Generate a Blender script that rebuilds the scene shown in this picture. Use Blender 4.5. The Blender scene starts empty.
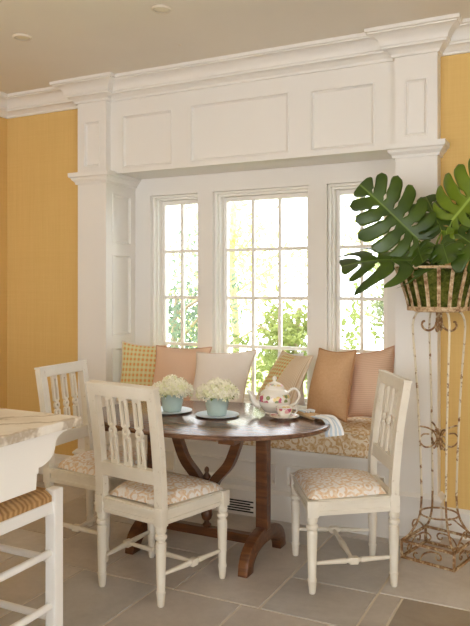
import bpy, bmesh, math, random
from mathutils import Vector, Matrix
random.seed(7)
C = bpy.context.scene.collection
PI = math.pi
V = Vector
R = math.radians

# ------------------------------------------------------------------ materials
def srgb(r, g, b):
    f = lambda c: (c/255/12.92 if c/255 <= .04045 else ((c/255+.055)/1.055)**2.4)
    return (f(r), f(g), f(b), 1)

class NT:
    def __init__(s, name):
        s.m = bpy.data.materials.new(name); s.m.use_nodes = True
        s.t = s.m.node_tree; s.b = s.t.nodes['Principled BSDF']
    def n(s, typ, **kw):
        x = s.t.nodes.new(typ)
        for k, v in kw.items():
            if k.startswith('_'): setattr(x, k[1:], v)
            else: x.inputs[k.replace('__', ' ')].default_value = v
        return x
    def l(s, a, b): s.t.links.new(a, b)
    def coords(s, kind='Object', scale=(1,1,1), rot=(0,0,0)):
        tc = s.n('ShaderNodeTexCoord'); mp = s.n('ShaderNodeMapping')
        mp.inputs['Scale'].default_value = scale; mp.inputs['Rotation'].default_value = rot
        s.l(tc.outputs[kind], mp.inputs['Vector']); return mp.outputs['Vector']
    def noise(s, vec, scale, detail=4, rough=.55, dist=0):
        x = s.n('ShaderNodeTexNoise', Scale=scale, Detail=detail, Roughness=rough, Distortion=dist)
        s.l(vec, x.inputs['Vector']); return x.outputs['Fac']
    def ramp(s, fac, stops, interp='LINEAR'):
        x = s.n('ShaderNodeValToRGB'); cr = x.color_ramp; cr.interpolation = interp
        while len(cr.elements) < len(stops): cr.elements.new(.5)
        for e, (p, c) in zip(cr.elements, stops):
            e.position = p; e.color = c if len(c) == 4 else (*c, 1)
        s.l(fac, x.inputs['Fac']); return x.outputs['Color']
    def mix(s, fac, a, b, mode='MIX'):
        x = s.n('ShaderNodeMix', _data_type='RGBA', _blend_type=mode)
        for sock, v in ((x.inputs[0], fac), (x.inputs[6], a), (x.inputs[7], b)):
            if hasattr(v, 'is_output'): s.l(v, sock)
            else: sock.default_value = v
        return x.outputs[2]
    def math(s, op, a, b=0., c=None):
        x = s.n('ShaderNodeMath', _operation=op)
        for i, v in enumerate((a, b, c)):
            if v is None: continue
            if hasattr(v, 'is_output'): s.l(v, x.inputs[i])
            else: x.inputs[i].default_value = v
        return x.outputs[0]
    def sep(s, vec):
        x = s.n('ShaderNodeSeparateXYZ'); s.l(vec, x.inputs[0]); return x.outputs
    def col(s, c, rough=.5, metal=0, spec=None):
        if hasattr(c, 'is_output'): s.l(c, s.b.inputs['Base Color'])
        else: s.b.inputs['Base Color'].default_value = c
        s.b.inputs['Roughness'].default_value = rough; s.b.inputs['Metallic'].default_value = metal
        if spec is not None: s.b.inputs['Specular IOR Level'].default_value = spec
        return s.m
    def bump(s, h, strength=.3, dist=.01):
        x = s.n('ShaderNodeBump', Strength=strength, Distance=dist)
        s.l(h, x.inputs['Height']); s.l(x.outputs['Normal'], s.b.inputs['Normal'])

M = {}
def plain(name, c, rough=.5, var=.06, scale=6, metal=0, spec=None):
    t = NT(name); v = t.coords(); f = t.noise(v, scale, 3)
    a = tuple(x*(1-var) for x in c[:3])+(1,); b = tuple(min(1, x*(1+var)) for x in c[:3])+(1,)
    M[name] = t.col(t.ramp(f, [(.3, a), (.7, b)]), rough, metal, spec); return t
plain('trim_paint', srgb(233,229,222), .42, .012, 2)
plain('ceiling_paint', srgb(230,223,210), .85, .02, 1.5)
plain('island_paint', srgb(240,236,228), .4, .015, 3)
plain('stool_paint', srgb(243,240,234), .38, .015, 3)
plain('window_paint', srgb(240,236,228), .38, .01, 3)
plain('outdoor_wall', srgb(190,180,165), .8)
plain('blue_glaze', srgb(188,206,200), .22, .05, 20)
plain('blue_plate', srgb(204,220,230), .3, .04, 12)
plain('petal', srgb(250,246,226), .7, .06, 60)
plain('petal_green', srgb(238,238,200), .7, .06, 60)
plain('bloom_leaf', srgb(120,140,70), .6, .1, 40)
plain('black_slot', srgb(28,26,24), .6)
plain('lamp_trim', srgb(225,214,196), .5, .01)
plain('bark', srgb(170,156,136), .9, .2, 12)
plain('lawn', srgb(170,180,110), .95, .2, 3)
plain('terrace', srgb(214,206,190), .9, .06, 2)
plain('petiole', srgb(126,150,54), .45, .1, 20)
plain('piping_tan', srgb(186,140,98), .85)
plain('piping_pink', srgb(206,164,140), .85)
plain('piping_cream', srgb(226,208,188), .85)

def wall_mat():
    t = NT('grasscloth_yellow')
    v = t.coords(scale=(1,1,1))
    f1 = t.noise(t.coords(scale=(60,60,1.2)), 2.0, 5, .7)
    f2 = t.noise(t.coords(scale=(1.5,1.5,130)), 2.0, 4, .7)
    f3 = t.noise(v, 1.3, 2)
    s = t.math('ADD', t.math('MULTIPLY', f1, .5), t.math('MULTIPLY', f2, .35))
    s = t.math('ADD', s, t.math('MULTIPLY', f3, .15))
    M['wall'] = t.col(t.ramp(s, [(.3, srgb(214,176,106)), (.7, srgb(227,193,126))]), .8, 0, .2)
    t.bump(s, .15, .002)
wall_mat()

def tile_mat():
    t = NT('stone_tile'); v = t.coords()
    a = t.n('ShaderNodeVertexColor', _layer_name='tone')
    f = t.noise(v, 3.2, 6, .62, .6); f2 = t.noise(v, 26, 5, .7)
    s = t.math('ADD', t.math('MULTIPLY', f, .7), t.math('MULTIPLY', f2, .3))
    c = t.ramp(s, [(.28, srgb(176,169,162)), (.52, srgb(197,191,184)), (.76, srgb(214,209,203))])
    c = t.mix(1., c, a.outputs['Color'], 'MULTIPLY')
    t.col(c, .42, 0, .4); M['tile'] = t.m
    rr = t.ramp(s, [(.3, (.38,.38,.38)), (.7, (.46,.46,.46))]); t.l(rr, t.b.inputs['Roughness'])
    t.bump(s, .22, .004)
tile_mat()
plain('grout', srgb(212,202,184), .9, .05, 9)

def wood_mat():
    t = NT('dark_wood')
    v = t.coords(scale=(3,22,22))
    f = t.noise(v, 1.6, 6, .6, .8); f2 = t.noise(t.coords(), 5, 3)
    s = t.math('ADD', t.math('MULTIPLY', f, .7), t.math('MULTIPLY', f2, .3))
    c = t.ramp(s, [(.3, srgb(60,36,22)), (.5, srgb(98,59,34)), (.7, srgb(130,84,48))])
    M['wood'] = t.col(c, .28, 0, .5); t.bump(s, .08, .002)
    t = NT('top_wood')
    v = t.coords(scale=(2.2,26,26))
    f = t.noise(v, 1.5, 6, .65, .6)
    c = t.ramp(f, [(.3, srgb(78,52,38)), (.5, srgb(108,76,56)), (.72, srgb(138,104,80))])
    M['top_wood'] = t.col(c, .2, 0, .6); t.bump(f, .05, .001)
wood_mat()

def worn_mat():
    t = NT('worn_cream_paint'); v = t.coords()
    f = t.noise(v, 38, 6, .75); g = t.noise(v, 5, 3)
    base = t.ramp(g, [(.3, srgb(219,210,192)), (.7, srgb(233,226,211))])
    geo = t.n('ShaderNodeNewGeometry')
    e = t.math('ADD', f, t.math('MULTIPLY', t.math('SUBTRACT', geo.outputs['Pointiness'], .5), .8))
    k = t.ramp(e, [(.70, (0,0,0)), (.80, (.8,.8,.8))])
    M['chair'] = t.col(t.mix(k, base, srgb(176,156,128)), .45, 0, .4)
    t.bump(f, .08, .002)
worn_mat()

def iron_mat():
    t = NT('rusty_cream_iron'); v = t.coords()
    f = t.noise(v, 34, 5, .7); s = t.sep(v)
    z = t.math('MULTIPLY', t.math('SUBTRACT', s[2], .42), .9)
    z = t.n('ShaderNodeClamp'); 
    k = t.ramp(f, [(.55, (0,0,0)), (.62, (1,1,1))])
    M['iron'] = t.col(t.mix(k, srgb(222,210,184), srgb(140,100,62)), .75)
    t.bump(f, .3, .003)
    t = NT('rusty_iron'); v = t.coords(); f = t.noise(v, 40, 5, .7)
    M['rust'] = t.col(t.ramp(f, [(.3, srgb(104,72,44)), (.5, srgb(150,112,72)), (.62, srgb(206,186,150))]), .8)
    t.bump(f, .3, .003)
    t = NT('faded_tan_iron'); v = t.coords(); f = t.noise(v, 30, 5, .7)
    M['slat'] = t.col(t.ramp(f, [(.36, srgb(120,82,50)), (.5, srgb(190,160,120)), (.66, srgb(222,204,168))]), .8)
    t.bump(f, .3, .003)
iron_mat()

def moss_mat():
    t = NT('moss'); v = t.coords(); f = t.noise(v, 45, 6, .75); g = t.noise(v, 9, 3)
    s = t.math('ADD', t.math('MULTIPLY', f, .6), t.math('MULTIPLY', g, .4))
    M['moss'] = t.col(t.ramp(s, [(.35, srgb(38,44,14)), (.5, srgb(84,92,34)), (.66, srgb(140,138,64))]), .95, 0, .1)
    t.bump(f, 1., .02)
moss_mat()

def leaf_mat():
    t = NT('monstera_green'); uv = t.n('ShaderNodeUVMap'); s = t.sep(uv.outputs['UV'])
    f = t.noise(t.coords(), 7, 3)
    c = t.ramp(f, [(.3, srgb(42,62,12)), (.7, srgb(70,94,22))])
    rib = t.ramp(t.math('ABSOLUTE', s[0]), [(.0, (.55,.55,.55)), (.018, (.4,.4,.4)), (.03, (0,0,0))])
    t.col(t.mix(rib, c, srgb(128,152,70)), .3, 0, .5); M['leaf'] = t.m
    t.b.inputs['Transmission Weight'].default_value = 0
    t = NT('monstera_bright_green'); uv = t.n('ShaderNodeUVMap'); s = t.sep(uv.outputs['UV'])
    f = t.noise(t.coords(), 7, 3)
    c = t.ramp(f, [(.3, srgb(76,102,14)), (.7, srgb(112,134,30))])
    rib = t.ramp(t.math('ABSOLUTE', s[0]), [(.0, (1,1,1)), (.025, (.8,.8,.8)), (.04, (0,0,0))])
    M['leaf_bright'] = t.col(t.mix(rib, c, srgb(150,176,80)), .34, 0, .5)
leaf_mat()

def marble_mat():
    t = NT('veined_marble'); v = t.coords(rot=(0,0,R(28)), scale=(1,1,1))
    d = t.noise(v, 2.6, 6, .6)
    w = t.n('ShaderNodeTexWave', Scale=2.0, Distortion=9, Detail=5, **{'Detail__Scale': 1.6, 'Detail__Roughness': .65})
    t.l(v, w.inputs['Vector'])
    k = t.ramp(w.outputs['Fac'], [(.0, (.75,.75,.75)), (.10, (.25,.25,.25)), (.22, (0,0,0))])
    base = t.ramp(d, [(.36, srgb(212,200,180)), (.56, srgb(236,230,218))])
    M['marble'] = t.col(t.mix(k, base, srgb(160,140,112)), .3, 0, .45)
marble_mat()

def rush_mat():
    t = NT('woven_rush'); v = t.coords(scale=(1,1,1))
    w = t.n('ShaderNodeTexWave', _wave_type='BANDS', _bands_direction='Y', Scale=15, Distortion=5, Detail=3)
    t.l(v, w.inputs['Vector'])
    f = t.noise(v, 30, 4)
    s = t.math('ADD', t.math('MULTIPLY', w.outputs['Fac'], .55), t.math('MULTIPLY', f, .45))
    M['rush'] = t.col(t.ramp(s, [(.15, srgb(150,108,62)), (.5, srgb(182,140,88)), (.85, srgb(206,168,114))]), .7)
    t.bump(s, .5, .006)
rush_mat()

def damask(name, bg, fg, mid, scale, thr=.5):
    t = NT(name); v = t.coords(scale=(scale,)*3)
    vo = t.n('ShaderNodeTexVoronoi', _feature='F1', Scale=1.0, Randomness=.55)
    n = t.n('ShaderNodeTexNoise', Scale=1.6, Detail=2, Roughness=.5); t.l(v, n.inputs['Vector'])
    vv = t.n('ShaderNodeVectorMath', _operation='MULTIPLY_ADD')
    t.l(n.outputs['Color'], vv.inputs[0]); vv.inputs[1].default_value = (.55,)*3; t.l(v, vv.inputs[2])
    t.l(vv.outputs[0], vo.inputs['Vector'])
    r = t.math('SINE', t.math('MULTIPLY', vo.outputs['Distance'], 15.5))
    k = t.ramp(t.math('ADD', t.math('MULTIPLY', r, .5), .5), [(thr-.14, (0,0,0)), (thr+.14, (1,1,1))])
    f2 = t.noise(v, 2.7, 3)
    k2 = t.ramp(f2, [(.46, (0,0,0)), (.56, (1,1,1))])
    c = t.mix(k, bg, t.mix(k2, fg, mid))
    M[name] = t.col(c, .9, 0, .15)
    wv = t.noise(t.coords(), 300, 2); t.bump(wv, .15, .001)
damask('bench_damask', srgb(226,212,188), srgb(196,160,112), srgb(212,186,148), 21, .45)
damask('seat_damask', srgb(242,235,228), srgb(226,196,160), srgb(233,214,190), 22, .5)

def cloth(name, c1, c2, kind, n=40, c3=None):
    """woven pillow cloths patterned in the pillow's own UV"""
    t = NT(name); uv = t.n('ShaderNodeUVMap'); s = t.sep(uv.outputs['UV'])
    if kind == 'plain':
        f = t.noise(t.coords(), 90, 3); c = t.ramp(f, [(.3, c1), (.7, c2)])
    elif kind == 'stripe':
        f = t.math('SINE', t.math('MULTIPLY', s[1], n*6.283))
        c = t.ramp(t.math('ADD', t.math('MULTIPLY', f, .5), .5), [(.3, c1), (.7, c2)])
    elif kind in ('check', 'bandcheck'):
        fx = t.math('GREATER_THAN', t.math('FRACT', t.math('MULTIPLY', s[0], n)), .5)
        fy = t.math('GREATER_THAN', t.math('FRACT', t.math('MULTIPLY', s[1], n)), .5)
        a = t.mix(t.math('MULTIPLY', t.math('ADD', fx, fy), .5), c1, c2)
        c = t.mix(t.math('MULTIPLY', fx, fy), a, c3)
        if kind == 'bandcheck':
            ab = t.math('ABSOLUTE', t.math('SUBTRACT', s[0], .42))
            inb = t.math('LESS_THAN', ab, .2)
            f = t.math('SINE', t.math('MULTIPLY', s[0], 240.))
            st = t.ramp(t.math('ADD', t.math('MULTIPLY', f, .5), .5), [(.3, srgb(226,208,182)), (.7, srgb(204,178,146))])
            c = t.mix(inb, st, c)
    f = t.noise(t.coords(), 240, 2)
    M[name] = t.col(c, .92, 0, .12); t.bump(f, .12, .001)
cloth('check_cloth', srgb(224,214,166), srgb(206,200,142), 'check', 11, srgb(222,160,100))
cloth('peach_cloth', srgb(224,188,158), srgb(232,200,174), 'stripe', 60)
cloth('cream_cloth', srgb(240,230,220), srgb(245,237,229), 'stripe', 50)
cloth('band_cloth', srgb(222,206,160), srgb(180,182,124), 'bandcheck', 15, srgb(214,146,90))
cloth('tan_cloth', srgb(206,166,126), srgb(214,176,138), 'plain')
cloth('pink_cloth', srgb(226,194,168), srgb(214,180,154), 'stripe', 34)
cloth('pale_blue_cloth', srgb(226,228,236), srgb(236,238,244), 'plain')
cloth('napkin_tan', srgb(206,172,130), srgb(216,184,144), 'plain')
cloth('napkin_stripe', srgb(196,210,222), srgb(240,240,238), 'stripe', 4)

def china():
    t = NT('floral_china'); v = t.coords(); s = t.sep(v)
    at = t.n('ShaderNodeAttribute', _attribute_name='band')
    vo = t.n('ShaderNodeTexVoronoi', Scale=44, Randomness=1.); t.l(v, vo.inputs['Vector'])
    cs = t.sep(vo.outputs['Color'])
    c = t.ramp(cs[0], [(0, srgb(196,100,122)), (.26, srgb(150,96,140)), (.42, srgb(140,152,100)), (.6, srgb(228,172,168)), (.8, srgb(230,206,140))], 'CONSTANT')
    near = t.math('LESS_THAN', vo.outputs['Distance'], .58)
    k = t.math('MULTIPLY', near, at.outputs['Fac'])
    M['china'] = t.col(t.mix(k, srgb(242,236,224), c), .12, 0, .6)
china()
plain('gold_rim', srgb(196,152,96), .3, .05, 30)

def glass():
    m = bpy.data.materials.new('clear_glass'); m.use_nodes = True; t = m.node_tree; t.nodes.clear()
    o = t.nodes.new('ShaderNodeOutputMaterial'); mx = t.nodes.new('ShaderNodeMixShader')
    tr = t.nodes.new('ShaderNodeBsdfTransparent'); gl = t.nodes.new('ShaderNodeBsdfGlossy')
    gl.inputs['Roughness'].default_value = .02
    fr = t.nodes.new('ShaderNodeFresnel'); fr.inputs['IOR'].default_value = 1.35
    t.links.new(fr.outputs[0], mx.inputs[0]); t.links.new(tr.outputs[0], mx.inputs[1]); t.links.new(gl.outputs[0], mx.inputs[2])
    t.links.new(mx.outputs[0], o.inputs['Surface']); M['glass'] = m
glass()
def foliage(name, a, b):
    t = NT(name); f = t.noise(t.coords(), 3, 4); g = t.noise(t.coords(), 40, 2)
    s = t.math('ADD', t.math('MULTIPLY', f, .5), t.math('MULTIPLY', g, .5))
    t.col(t.ramp(s, [(.35, a), (.65, b)]), .6, 0, .3)
    tl = t.n('ShaderNodeBsdfTranslucent'); 
    lk = t.b.inputs['Base Color'].links[0].from_socket; t.l(lk, tl.inputs['Color'])
    mx = t.n('ShaderNodeMixShader'); mx.inputs[0].default_value = .45
    out = t.t.nodes['Material Output']
    t.l(t.b.outputs[0], mx.inputs[1]); t.l(tl.outputs[0], mx.inputs[2]); t.l(mx.outputs[0], out.inputs['Surface'])
    M[name] = t.m
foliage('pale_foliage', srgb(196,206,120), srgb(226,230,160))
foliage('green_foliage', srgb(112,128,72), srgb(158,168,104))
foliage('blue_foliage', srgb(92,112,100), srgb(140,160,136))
def emis(name, c, s):
    t = NT(name); t.col(c, .5); t.b.inputs['Emission Color'].default_value = c; t.b.inputs['Emission Strength'].default_value = s; M[name] = t.m
plain('lamp_lens', srgb(236,226,200), .3, .01)  # plain cream lens of the switched-off downlights, no emission

# ------------------------------------------------------------------ mesh helpers
def obj(name, bm, mat, parent=None, smooth=None, loc=None, mats=None):
    me = bpy.data.meshes.new(name)
    bmesh.ops.recalc_face_normals(bm, faces=bm.faces)
    bm.to_mesh(me); bm.free()
    o = bpy.data.objects.new(name, me); C.objects.link(o)
    for m in (mats or [mat]): me.materials.append(M[m])
    if smooth is None:
        for p in me.polygons: p.use_smooth = False
    else:
        for p in me.polygons: p.use_smooth = True
        me.set_sharp_from_angle(angle=R(smooth))
    if parent: o.parent = parent
    if loc: o.location = loc
    return o
def tag(o, label=None, cat=None, group=None, kind=None):
    if label: o['label'] = label
    if cat: o['category'] = cat
    if group: o['group'] = group
    if kind: o['kind'] = kind
    return o
def empty(name, loc, rz=0, **kw):
    o = bpy.data.objects.new(name, None); C.objects.link(o); o.empty_display_size = .1
    o.location = loc; o.rotation_euler.z = rz; return tag(o, **kw)
def struct(name, bm, mat, parent=None, **kw):
    o = obj(name, bm, mat, parent, **kw)
    if not parent: o['kind'] = 'structure'
    return o
def B(): return bmesh.new()
def box(bm, x0, x1, y0, y1, z0, z1, bev=0, M4=None):
    vs = [bm.verts.new((x, y, z)) for x in (x0, x1) for y in (y0, y1) for z in (z0, z1)]
    idx = [(0,1,3,2),(4,6,7,5),(0,4,5,1),(2,3,7,6),(0,2,6,4),(1,5,7,3)]
    fs = [bm.faces.new([vs[i] for i in f]) for f in idx]
    if bev:
        es = list({e for f in fs for e in f.edges})
        r = bmesh.ops.bevel(bm, geom=es, offset=bev, segments=2, affect='EDGES', profile=.6)
        vs = list({v for f in r['faces'] for v in f.verts} | {v for v in vs if v.is_valid})
    if M4: bmesh.ops.transform(bm, matrix=M4, verts=[v for v in vs if v.is_valid])
    return bm
def lathe(bm, prof, c=(0,0,0), n=20, axis=None, cap=True):
    """profile of (radius, height)"""
    rot = Matrix.Identity(3)
    if axis is not None: rot = V((0,0,1)).rotation_difference(V(axis).normalized()).to_matrix()
    rings = []
    for r, z in prof:
        if r < 1e-6: rings.append([bm.verts.new(V(c)+rot@V((0,0,z)))])
        else: rings.append([bm.verts.new(V(c)+rot@V((r*math.cos(2*PI*i/n), r*math.sin(2*PI*i/n), z))) for i in range(n)])
    for a, b in zip(rings, rings[1:]):
        for i in range(n):
            j = (i+1) % n
            if len(a) == 1 and len(b) == 1: continue
            if len(a) == 1: bm.faces.new((a[0], b[j], b[i]))
            elif len(b) == 1: bm.faces.new((a[i], a[j], b[0]))
            else: bm.faces.new((a[i], a[j], b[j], b[i]))
    if cap:
        if len(rings[0]) > 1: bm.faces.new(rings[0][::-1])
        if len(rings[-1]) > 1: bm.faces.new(rings[-1])
    return bm
def smooth_path(pts, k=6, closed=False):
    P = [V(p) for p in pts]; out = []; n = len(P)
    segs = n if closed else n-1
    for i in range(segs):
        p1, p2 = P[i], P[(i+1) % n]
        p0 = P[i-1] if (i > 0 or closed) else p1*2-p2
        p3 = P[(i+2) % n] if (i+2 < n or closed) else p2*2-p1
        for j in range(k):
            t = j/k
            out.append(.5*((2*p1)+(p2-p0)*t+(2*p0-5*p1+4*p2-p3)*t*t+(3*p1-p0-3*p2+p3)*t**3))
    if not closed: out.append(P[-1])
    return out
def sweep(bm, pts, r, n=8, closed=False, flat=None, up=None):
    """round (or flat w x h) bar along a path; r float or list"""
    P = [V(p) for p in pts]; m = len(P); rings = []
    prev = None
    for i in range(m):
        if closed: t = P[(i+1) % m]-P[i-1]
        else: t = P[min(i+1, m-1)]-P[max(i-1, 0)]
        t.normalize()
        if up is not None: a = V(up)-t*t.dot(V(up))
        elif prev is None: a = (V((0,0,1)) if abs(t.z) < .9 else V((1,0,0))); a = a-t*t.dot(a)
        else: a = prev-t*t.dot(prev)
        if a.length < 1e-6: a = t.orthogonal()
        a.normalize(); prev = a; b = t.cross(a)
        rr = r[i] if isinstance(r, (list, tuple)) else r
        if flat:
            w, h = flat if not callable(flat) else flat(i/(m-1))
            rings.append([bm.verts.new(P[i]+a*(sx*h/2)+b*(sy*w/2)) for sx, sy in ((-1,-1),(-1,1),(1,1),(1,-1))])
        else:
            rings.append([bm.verts.new(P[i]+(a*math.cos(2*PI*k/n)+b*math.sin(2*PI*k/n))*rr) for k in range(n)])
    q = len(rings[0])
    pairs = list(zip(rings, rings[1:]))+([(rings[-1], rings[0])] if closed else [])
    for A, Bq in pairs:
        for k in range(q):
            l = (k+1) % q; bm.faces.new((A[k], A[l], Bq[l], Bq[k]))
    if not closed: bm.faces.new(rings[0][::-1]); bm.faces.new(rings[-1])
    return bm
def molding(bm, path, prof, closed=False):
    """profile (outward, z) mitred along a plan path; outward = right hand of travel"""
    P = [V((x, y)) for x, y in path]; m = len(P); cols = []
    for i in range(m):
        ns = []
        for a, b in ((i-1, i), (i, i+1)):
            if 0 <= a and b < m:
                d = (P[b]-P[a]).normalized(); ns.append(V((d.y, -d.x)))
        nn = (ns[0]+ns[1])/(1+ns[0].dot(ns[1])) if len(ns) == 2 else ns[0]
        cols.append([bm.verts.new((P[i].x+nn.x*o, P[i].y+nn.y*o, z)) for o, z in prof])
    for A, Bq in zip(cols, cols[1:]):
        for k in range(len(prof)):
            l = (k+1) % len(prof)
            bm.faces.new((A[k], Bq[k], Bq[l], A[l]))
    bm.faces.new(cols[0]); bm.faces.new(cols[-1][::-1])
    return bm
def paneled(bm, T, us, vs, holes, depth=.014, bev=.014, thick=.03, through=False, raised=True, rh=.004):
    """flat board in T-space (u, v, w) with w towards the viewer, rectangular panels sunk into it.
    holes: list of (u0,u1,v0,v1)"""
    U = sorted(set(us) | {h[i] for h in holes for i in (0,1)}); W = sorted(set(vs) | {h[i] for h in holes for i in (2,3)})
    cache = {}
    def vt(u, v, w):
        k = (round(u,5), round(v,5), round(w,5))
        if k not in cache: cache[k] = bm.verts.new(T @ V((u, v, w)))
        return cache[k]
    def ring(a, b):
        for i in range(4):
            j = (i+1) % 4; bm.faces.new((a[i], a[j], b[j], b[i]))
    def corners(h, ins, w):
        u0,u1,v0,v1 = h; return [vt(u0+ins,v0+ins,w), vt(u1-ins,v0+ins,w), vt(u1-ins,v1-ins,w), vt(u0+ins,v1-ins,w)]
    for a, b in zip(U, U[1:]):
        for c, d in zip(W, W[1:]):
            um, vm = (a+b)/2, (c+d)/2
            if any(h[0] < um < h[1] and h[2] < vm < h[3] for h in holes): continue
            bm.faces.new((vt(a,c,0), vt(b,c,0), vt(b,d,0), vt(a,d,0)))
            if through: bm.faces.new((vt(a,c,-thick), vt(a,d,-thick), vt(b,d,-thick), vt(b,c,-thick)))
    for h in holes:
        if through:
            ring(corners(h,0,0), corners(h,0,-thick)); continue
        seq = [corners(h,0,0)]
        if raised: seq += [corners(h,.002,rh), corners(h,.008,rh)]
        seq += [corners(h,bev*.9,-depth*.55), corners(h,bev,-depth*.6), corners(h,bev+.006,-depth)]
        for a, b in zip(seq, seq[1:]): ring(a, b)
        bm.faces.new(seq[-1])
    # outer edge
    o = (U[0], U[-1], W[0], W[-1])
    for (u0,v0,u1,v1) in [(a,W[0],b,W[0]) for a,b in zip(U,U[1:])]+[(a,W[-1],b,W[-1]) for a,b in zip(U,U[1:])]+[(U[0],a,U[0],b) for a,b in zip(W,W[1:])]+[(U[-1],a,U[-1],b) for a,b in zip(W,W[1:])]:
        bm.faces.new((vt(u0,v0,0), vt(u1,v1,0), vt(u1,v1,-thick), vt(u0,v0,-thick)))
    if not through:
        bm.faces.new((vt(U[0],W[0],-thick), vt(U[-1],W[0],-thick), vt(U[-1],W[-1],-thick), vt(U[0],W[-1],-thick))) if len(U) == 2 and len(W) == 2 else \
        [bm.faces.new((vt(a,c,-thick), vt(b,c,-thick), vt(b,d,-thick), vt(a,d,-thick))) for a,b in zip(U,U[1:]) for c,d in zip(W,W[1:])]
    return bm
def TM(o, u, v, w): return Matrix(((u[0],v[0],w[0],o[0]),(u[1],v[1],w[1],o[1]),(u[2],v[2],w[2],o[2]),(0,0,0,1)))
def front(Y): return TM((0,Y,0),(1,0,0),(0,0,1),(0,-1,0))         # u=X v=Z, facing -Y
def extrude_curve(splines, thick, bevel=0, res=1):
    """closed 2-D outlines (holes allowed) -> bmesh slab in local XY, thickness along Z, centred"""
    cu = bpy.data.curves.new('tmp', 'CURVE'); cu.dimensions = '2D'; cu.fill_mode = 'BOTH'
    cu.extrude = thick/2-bevel; cu.bevel_depth = bevel; cu.bevel_resolution = res; cu.offset = -bevel
    for sp in splines:
        s = cu.splines.new('POLY'); s.points.add(len(sp)-1)
        for p, (x, y) in zip(s.points, sp): p.co = (x, y, 0, 1)
        s.use_cyclic_u = True
    o = bpy.data.objects.new('tmp', cu)
    me = bpy.data.meshes.new_from_object(o)
    bm = B(); bm.from_mesh(me); bmesh.ops.remove_doubles(bm, verts=bm.verts, dist=1e-5)
    bpy.data.objects.remove(o); bpy.data.curves.remove(cu); bpy.data.meshes.remove(me)
    return bm
def xf(bm, Mx): bmesh.ops.transform(bm, matrix=Mx, verts=bm.verts); return bm
def copy_tree(o, parent=None):
    c = o.copy(); C.objects.link(c)
    if parent: c.parent = parent
    for ch in list(o.children): copy_tree(ch, c)
    return c

# ------------------------------------------------------------------ the setting
CEIL = 2.70; YW = 3.83; YP = 3.74; YF = 3.79; YB = 4.08
LX0, LX1, RX0, RX1 = -3.045, -2.81, -.895, -.67
XL = -3.77; XR = 2.3; YBK = -2.6
# floor: stone tiles as slabs with open joints on a grout bed
fl = B()
box(fl, XL-.2, XR+.2, YBK-.2, 4.3, -.15, -.004)
floor_o = struct('floor', fl, 'grout')
# tiles
def tiles():
    bm = B(); lay = bm.loops.layers.color.new('tone'); rng = random.Random(11); g = .0045
    def slab(x0, x1, y0, y1, tone=None):
        b = rng.uniform(.9, 1.04); w = rng.uniform(-.008, .035)
        t = tone or (b+w, b, b-w)
        a = [(x0+g,y0+g),(x1-g,y0+g),(x1-g,y1-g),(x0+g,y1-g)]; e = .002
        lo = [bm.verts.new((x,y,-.005)) for x,y in a]
        hi = [bm.verts.new((x+(e if i in (0,3) else -e), y+(e if i < 2 else -e), 0)) for i,(x,y) in enumerate(a)]
        for f in [bm.faces.new(hi)]+[bm.faces.new((lo[i],lo[(i+1)%4],hi[(i+1)%4],hi[i])) for i in range(4)]:
            for l in f.loops: l[lay] = (*t, 1)
    xs = [-3.86, -3.65, -3.24, -2.83, -2.425, -2.015, -1.6, -1.19, -.785, -.37, .04, .45, .86, 1.27, 1.68, 2.1, 2.5]
    J = {5: [2.62, 3.03, 3.64, 4.25], 6: [2.62, 3.37, 3.98, 4.25], 7: [2.62, 2.97, 3.58, 4.25], 8: [2.985, 3.6, 4.25], 9: [2.985, 3.4, 4.25], 4: [2.62, 3.23, 3.84, 4.25], 3: [2.62, 2.9, 3.5, 4.25]}
    for i, (x0, x1) in enumerate(zip(xs, xs[1:])):
        ys = J.get(i) or [2.62, 2.62+rng.choice([.41,.61]), 3.66, 4.25]
        for y0, y1 in zip(ys, ys[1:]): slab(x0, x1, y0, y1)
    # strip between the 2.62 joint and the dark slate tile
    slab(-.785, -.68, 2.62, 2.985); slab(-.27, .04, 2.62, 2.985)
    slab(-.68, -.27, 2.575, 2.985, (.78,.74,.69))
    y, k = 2.62, 0
    off = [-.078, .0, .14, -.1, .05, .18, -.06, .1, 0, -.12, .08, .0, .1]
    while y > YBK:
        h = .61 if k % 2 == 0 else .41
        y0 = y-h; cuts = [XL-.1]+[x+off[k % len(off)] for x in xs[1:-1]]+[XR+.1]
        for x0, x1 in zip(cuts, cuts[1:]):
            top = y
            if k == 0 and x1 > -.67 and x0 < -.28: top = 2.575
            slab(x0, x1, y0, top)
        y = y0; k += 1
    return bm
tl = obj('stone_tiles', tiles(), 'tile', floor_o)

c_ = B(); box(c_, XL-.2, XR+.2, YBK-.2, YF+.5, CEIL, CEIL+.12)
struct('ceiling', c_, 'ceiling_paint')
w_ = B(); box(w_, XL-.15, XL, YBK, YW+.15, 0, CEIL); struct('wall_left', w_, 'wall')
w_ = B(); box(w_, XL, LX0+.05, YW, YW+.15, 0, CEIL); struct('wall_back_left', w_, 'wall')
w_ = B(); box(w_, RX1-.05, XR, YW, YW+.15, 0, CEIL); struct('wall_back_right', w_, 'wall')
w_ = B(); box(w_, XL-.15, XR, YBK-.15, YBK, 0, .25); box(w_, XL-.15, XR, YBK-.15, YBK, 2.3, CEIL)
box(w_, XL-.15, -3.2, YBK-.15, YBK, .25, 2.3); box(w_, 1.0, XR, YBK-.15, YBK, .25, 2.3); box(w_, -.9, -.5, YBK-.15, YBK, .25, 2.3)
struct('wall_front', w_, 'trim_paint')
w_ = B(); box(w_, XR, XR+.15, YBK-.15, YW+.15, 0, .25); box(w_, XR, XR+.15, YBK-.15, YW+.15, 2.3, CEIL)
box(w_, XR, XR+.15, YBK-.15, -1.8, .25, 2.3); box(w_, XR, XR+.15, .35, YW+.15, .25, 2.3)
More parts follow.
